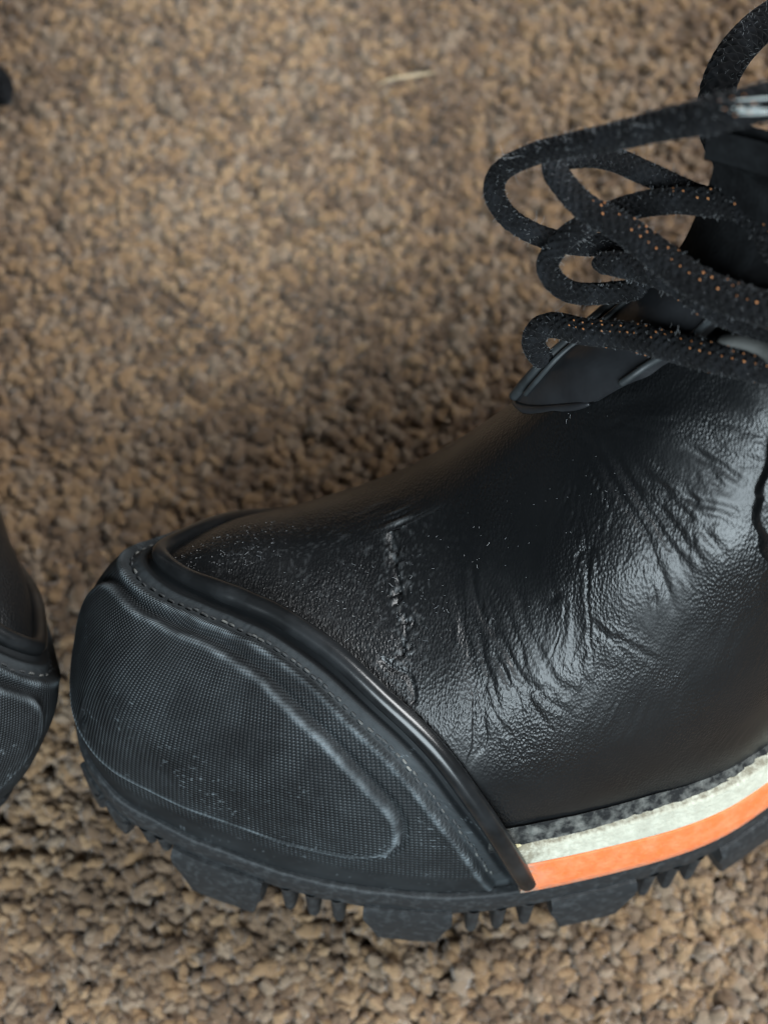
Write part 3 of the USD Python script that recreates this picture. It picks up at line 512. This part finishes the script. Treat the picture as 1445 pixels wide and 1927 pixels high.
def build_quarter():
    e = np.array([(137.5, .72), (135, .69), (132.9, .645), (131.7, .615), (131.0, .596), (131.0, .559), (131.9, .524), (134.4, .466), (137.5, .42), (142, .38)])
    t = np.linspace(0, 1, len(e)); q = PchipInterpolator(t, e)(np.linspace(0, 1, 160)); x = np.linspace(0, 1, 90) ** 1.3
    q[:, 0] += 0.35 * np.sin(np.linspace(0, 34, 160))
    s = q[:, :1] + (176 - q[:, :1]) * x[None]; r = np.repeat(q[:, 1:], 90, 1)
    d = (s - q[:, :1])
    P, n = SN(s, r, 0.3 + 2.6 * np.sqrt(np.clip(d / 1.2, 0, 1)))
    P = P + n * (0.5 * (meshkit.fbm(P / 3.0, 3, 6) - .5))[..., None]
    v, f = grid(P, flip=True)
    quarter = put1('quarter_panel', (v, f), 'black_leather', prim={'wear': np.zeros(len(v))}, label='overlapping leather quarter panel with a scalloped edge')
    bits = []; row = P[:, 12] + n[:, 12] * 0.1; L = np.r_[0, np.cumsum(np.linalg.norm(np.diff(row, axis=0), axis=1))]; x = 1.0
    while x < L[-1] - 2:
        seg = np.stack([np.interp(np.linspace(x, x + 1.5, 6), L, row[:, j]) for j in range(3)], 1); seg[[0, -1]] -= n[np.searchsorted(L, x), 12] * 0.3; bits.append(tube(seg, 0.27, 6)); x += 2.3
    put1('stitching', joined(bits), 'stitch_thread', quarter, kind='stuff')
build_quarter()

# ------------------------------------------------------------------ laces
LACE = {
 'top': ([(54.9, 143.8, 152.0), (47.3, 142.8, 151.0), (41.9, 145.2, 147.0), (37.6, 149.5, 142.0), (30.6, 155.9, 134.0), (24.0, 161.8, 127.0), (19.9, 165.1, 122.0), (17.2, 166.2, 118.0), (16.8, 164.5, 116.0), (18.5, 163.4, 113.0), (21.0, 162.7, 111.0), (24.8, 162.4, 109.0), (29.8, 163.0, 107.0), (38.4, 164.6, 105.0), (44.5, 163.9, 104.0)], [2.55, 2.5, 2.45, 2.3, 2.1, 1.95, 1.8, 1.65, 1.6, 1.6, 1.6, 1.65, 1.8, 1.9, 1.9], (0, 13)),
 'bow': ([(53.5, 166.9, 112), (46.9, 166.9, 114), (43.9, 166.5, 116), (38.6, 167.7, 118), (33.4, 168.1, 120), (27.8, 166.6, 121.5), (25.3, 164.1, 122), (26.8, 160.5, 121), (29.9, 157., 120), (34.3, 154.4, 119), (38.6, 150.9, 118), (42.7, 146., 118), (46.9, 142.2, 118), (53.5, 137.9, 119), (60.3, 135.3, 119)], [1.8, 1.8, 1.8, 1.8, 1.8, 1.85, 1.9, 2.0, 2.2, 2.35, 2.45, 2.5, 2.55, 2.6, 2.6], (40, 90)),
 'loop': ([(43.2, 158., 103), (39.8, 157.2, 103), (36.5, 156., 103.5), (32.6, 155.1, 104), (27.9, 154.1, 106), (25., 155.3, 109), (25.3, 156.8, 110.5), (27.5, 158.3, 113), (30.8, 160.1, 114), (35.5, 161.9, 115), (40., 161.9, 116.5), (45.8, 159.7, 119), (50.2, 157.5, 120), (53.5, 153.2, 121), (55.3, 149., 121), (56.8, 144.7, 120)], [1.7] * 6 + [1.75, 1.8, 1.9, 2.0, 2.0, 2.1, 2.1, 2.1, 2.1, 2.1], (44, 90)),
 'end': ([(32.2, 158.7, 107), (34.2, 157.8, 108), (37., 155.8, 109.5), (41.4, 152.4, 111), (46., 149.9, 110), (50.5, 146.5, 109), (54.8, 143.6, 109)], [1.5, 2.0, 2.1, 2.1, 2.1, 2.1, 2.1], (13, 40)),
 'low': ([(27.1, 157.1, 85), (25.4, 157., 88), (24.3, 156.1, 92), (25.1, 155.7, 95.5), (27.6, 154.5, 97.5), (31.1, 151.4, 99.5), (37.2, 147.8, 102.5), (42.7, 142.5, 106), (48.2, 138.2, 108.5), (54.8, 134.3, 110.5), (62.1, 133., 110)], [1.9, 1.9, 2.0, 2.1, 2.1, 2.2, 2.25, 2.3, 2.3, 2.3, 2.3], (18, 60)),
 'side': ([(44.4, 147.8, 113), (48.9, 142.3, 114), (54.9, 138.8, 114), (62., 136.9, 113)], [2.2] * 4, (0, 30)),
 'high': ([(59.8, 182.4, 104.0), (55.6, 185.7, 108.0), (53.4, 185.7, 114.0), (53.7, 187.9, 118.0), (56.9, 193.6, 120.0), (62.7, 200.9, 120.0), (72.5, 211.5, 116.0), (82.3, 216.9, 110.0)], [2.9] * 8, None)}
CAMP = np.array([0, 0, 267.0])
def cord(put, pts, rad, fleck, seed, lint=1.0, rough_end=False):
    C = spline(pts, 0.14); n = len(C); k = np.linspace(0, 1, n); R = 0.94 * np.interp(k, np.linspace(0, 1, len(rad)), rad)
    l = np.r_[0, np.cumsum(np.linalg.norm(np.diff(C, axis=0), axis=1))]; L = l[-1]
    R = R * np.sqrt(np.clip(np.minimum(l, L - l) / 1.6, 0.02, 1)); M = 7; K = 2 * np.pi / 1.55
    f = lambda l, ph: 0.30 * np.maximum(np.sin(K * l + M * ph), np.sin(K * l - M * ph)) - 0.12
    r = np.random.default_rng(seed)
    C = C + 0.12 * (np.stack([meshkit.fbm(np.c_[l / 4, l * 0, l * 0 + j], 2, seed) for j in range(3)], 1) - .5)
    lc = put('lace', tube(C, R, 52, disp=f), 'lace_cord')
    T = np.gradient(C, axis=0); T /= np.linalg.norm(T, axis=1, keepdims=True)
    def surf(i, dirv, extra):
        d = dirv - T[i] * (dirv @ T[i]); d /= np.linalg.norm(d); return C[i] + d * (R[i] + extra), d
    if fleck:
        bits = []; sph = trimesh.creation.icosphere(1, 1.0)
        for row, ang in enumerate((-0.75, -0.35, 0.15, 2.2, 4.0)):
            x = fleck[0] + r.uniform(0, 1)
            while x < min(fleck[1], L - 1):
                i = np.searchsorted(l, x)
                if i < n and r.random() < (0.62 if row in (1, 2) else 0.3):
                    up = np.array([0, -0.45, 0.9]); b = np.cross(T[i], up); b /= np.linalg.norm(b); a2 = np.cross(b, T[i]); p, d = surf(i, a2 * math.cos(ang) + b * math.sin(ang), 0.16)
                    s = r.uniform(0.06, 0.135); v = sph.vertices * s * np.array([1, 1, 1]); w = T[i] + 0.6 * np.cross(T[i], d); w /= np.linalg.norm(w); v = v + np.outer(v @ w, w) * 0.8
                    bits.append((v + p, sph.faces))
                x += 1.55 * r.uniform(0.85, 1.2)
        if bits: put('orange_thread', joined(bits), 'orange_thread', lc, kind='stuff', label='orange flecks of thread woven into the black lace')
    pts_, cnt = [], []
    for _ in range(int(L * 6 * lint)):
        i = r.integers(4, n - 4); dv = r.normal(0, 1, 3) + np.array([0, -.2, .5]); p, d = surf(i, dv, 0.05); h = r.uniform(0.25, 0.6) if r.random() < 0.97 else r.uniform(1.0, 2.2)
        w = r.normal(0, 0.5, 3); q = [p + d * h * x + (w * x * x + T[i] * x * 0.4) * h * 0.6 for x in (0, .33, .66, 1)]
        pts_ += q; cnt.append(4)
    par = lc.GetPath(); cv = UsdGeom.BasisCurves.Define(stage, path_for('lint', lc)); cv.CreateTypeAttr('linear'); cv.CreateCurveVertexCountsAttr(Vt.IntArray(cnt))
    off = put.base
    cv.CreatePointsAttr(Vt.Vec3fArray.FromNumpy(((np.array(pts_) - off) * MM).astype(np.float32))); cv.CreateWidthsAttr(Vt.FloatArray([0.036 * MM])); cv.SetWidthsInterpolation('constant')
    UsdShade.MaterialBindingAPI.Apply(cv.GetPrim()).Bind(LOOK['lint_fibre']); tag(cv.GetPrim(), kind='stuff')
    return C, R, T, lc
put1.base = BASE
for k, (nm, (pts, rad, fl)) in enumerate(LACE.items()):
    C, R, T, lc = cord(put1, pts, rad, fl, 20 + k)
    if nm == 'top':     # the worn place where the core of the lace shows
        bits, ob = [], []
        for j in range(4):
            i0 = int(len(C) * (0.07 + 0.012 * (j % 3))); seg = np.arange(i0, i0 + 40); view = CAMP - C[i0]; view /= np.linalg.norm(view)
            side = np.cross(T[i0], view); side /= np.linalg.norm(side); y = (j - 2) * 0.55
            q = C[seg] + (view * 2.35 + side * y)[None] * 1.05 + side * 0.5 * np.linspace(-1, 1, 40)[:, None]
            bits.append(tube(q, 0.17 * np.sqrt(np.clip(np.sin(np.linspace(0, np.pi, 40)), 0.02, 1)), 8))
        put1('worn_core', joined(bits), 'cream_core', lc, label='frayed place where the pale core of the lace shows')
put1('eyelet', tube(spline([(49.9, 140.3, 109.5), (52.2, 138.4, 111.5), (54.8, 136.0, 112.2), (57.0, 131.5, 112.5), (58.5, 126.5, 111.5)], 0.4), 1.9, 18, flat=0.6), 'eyelet_grey', label='grey plastic lace loop at the instep')

# dust and lint on the leather
def dust():
    r = np.random.default_rng(12); pts_, cnt = [], []
    for _ in range(520):
        if r.random() < 0.6: s, h = r.choice([r.uniform(45, 85), -r.uniform(5, 60)]), r.uniform(.74, .99)
        else: s, h = r.uniform(70, 125), r.uniform(.35, .98)
        if s < 0: s = LOOP + s; 
        p, n = SN(s, h, 0.25); p = np.asarray(p); n = np.asarray(n); t = np.cross(n, r.normal(0, 1, 3)); t /= np.linalg.norm(t); b = np.cross(n, t); L = r.uniform(0.08, 0.25) if r.random() < .9 else r.uniform(.4, .9); cu = r.normal(0, .5)
        if s < LOOP / 2 and h < float(rp_of(min(max(s, -92), 95))) + .04: continue
        if s > LOOP / 2 and s > LOOP - 92 and h < float(rp_of(s - LOOP)) + .05: continue
        for x in (0, .33, .66, 1): pts_.append(p + t * L * x + b * cu * L * x * x)
        cnt.append(4)
    cv = UsdGeom.BasisCurves.Define(stage, path_for('lint', work_boot)); cv.CreateTypeAttr('linear'); cv.CreateCurveVertexCountsAttr(Vt.IntArray(cnt))
    cv.CreatePointsAttr(Vt.Vec3fArray.FromNumpy(((np.array(pts_) - BASE) * MM).astype(np.float32))); cv.CreateWidthsAttr(Vt.FloatArray([0.05 * MM])); cv.SetWidthsInterpolation('constant')
    UsdShade.MaterialBindingAPI.Apply(cv.GetPrim()).Bind(LOOK['lint_fibre']); tag(cv.GetPrim(), kind='stuff', label='specks of dust and lint on the scuffed leather')
dust()
# a loose lace end lying on the carpet at the edge of the picture
LB = np.array([-106.0, 302.0, GROUND])
le = thing('lace_end', 'blue-black lace end lying on the carpet at the far left edge', 'lace', LB)
def put2(name, mesh, mat, parent=None, **kw):
    v, f = mesh; return obj(name, (np.asarray(v) - LB, f), mat, parent or le, **kw)
put2.base = LB
cord(put2, [(-126, 305, -3), (-108, 304, -1.0), (-98, 301.5, 0.3), (-94.2, 297.5, 0.2), (-95.5, 293.0, -1)], [2.6] * 5, None, 55, 0.5)

# a bit of straw caught in the pile
SB = np.array([6.0, 301.0, GROUND])
st = thing('straw_fibre', 'pale straw-coloured fibre lying across the carpet near the top', 'fibre', SB)
sp = spline([(-1.5, 299.3, -2.2), (2, 300.4, -1.2), (6, 301.0, -0.9), (10, 301.8, -1.1), (13, 302.6, -2.0)], 0.3)
obj('stalk', (lambda m: (m[0] - SB, m[1]))(tube(sp, 0.42 * np.sqrt(np.clip(np.sin(np.linspace(0.02, np.pi - .02, len(sp))), 0.02, 1)), 10, flat=0.6)), 'straw', st)
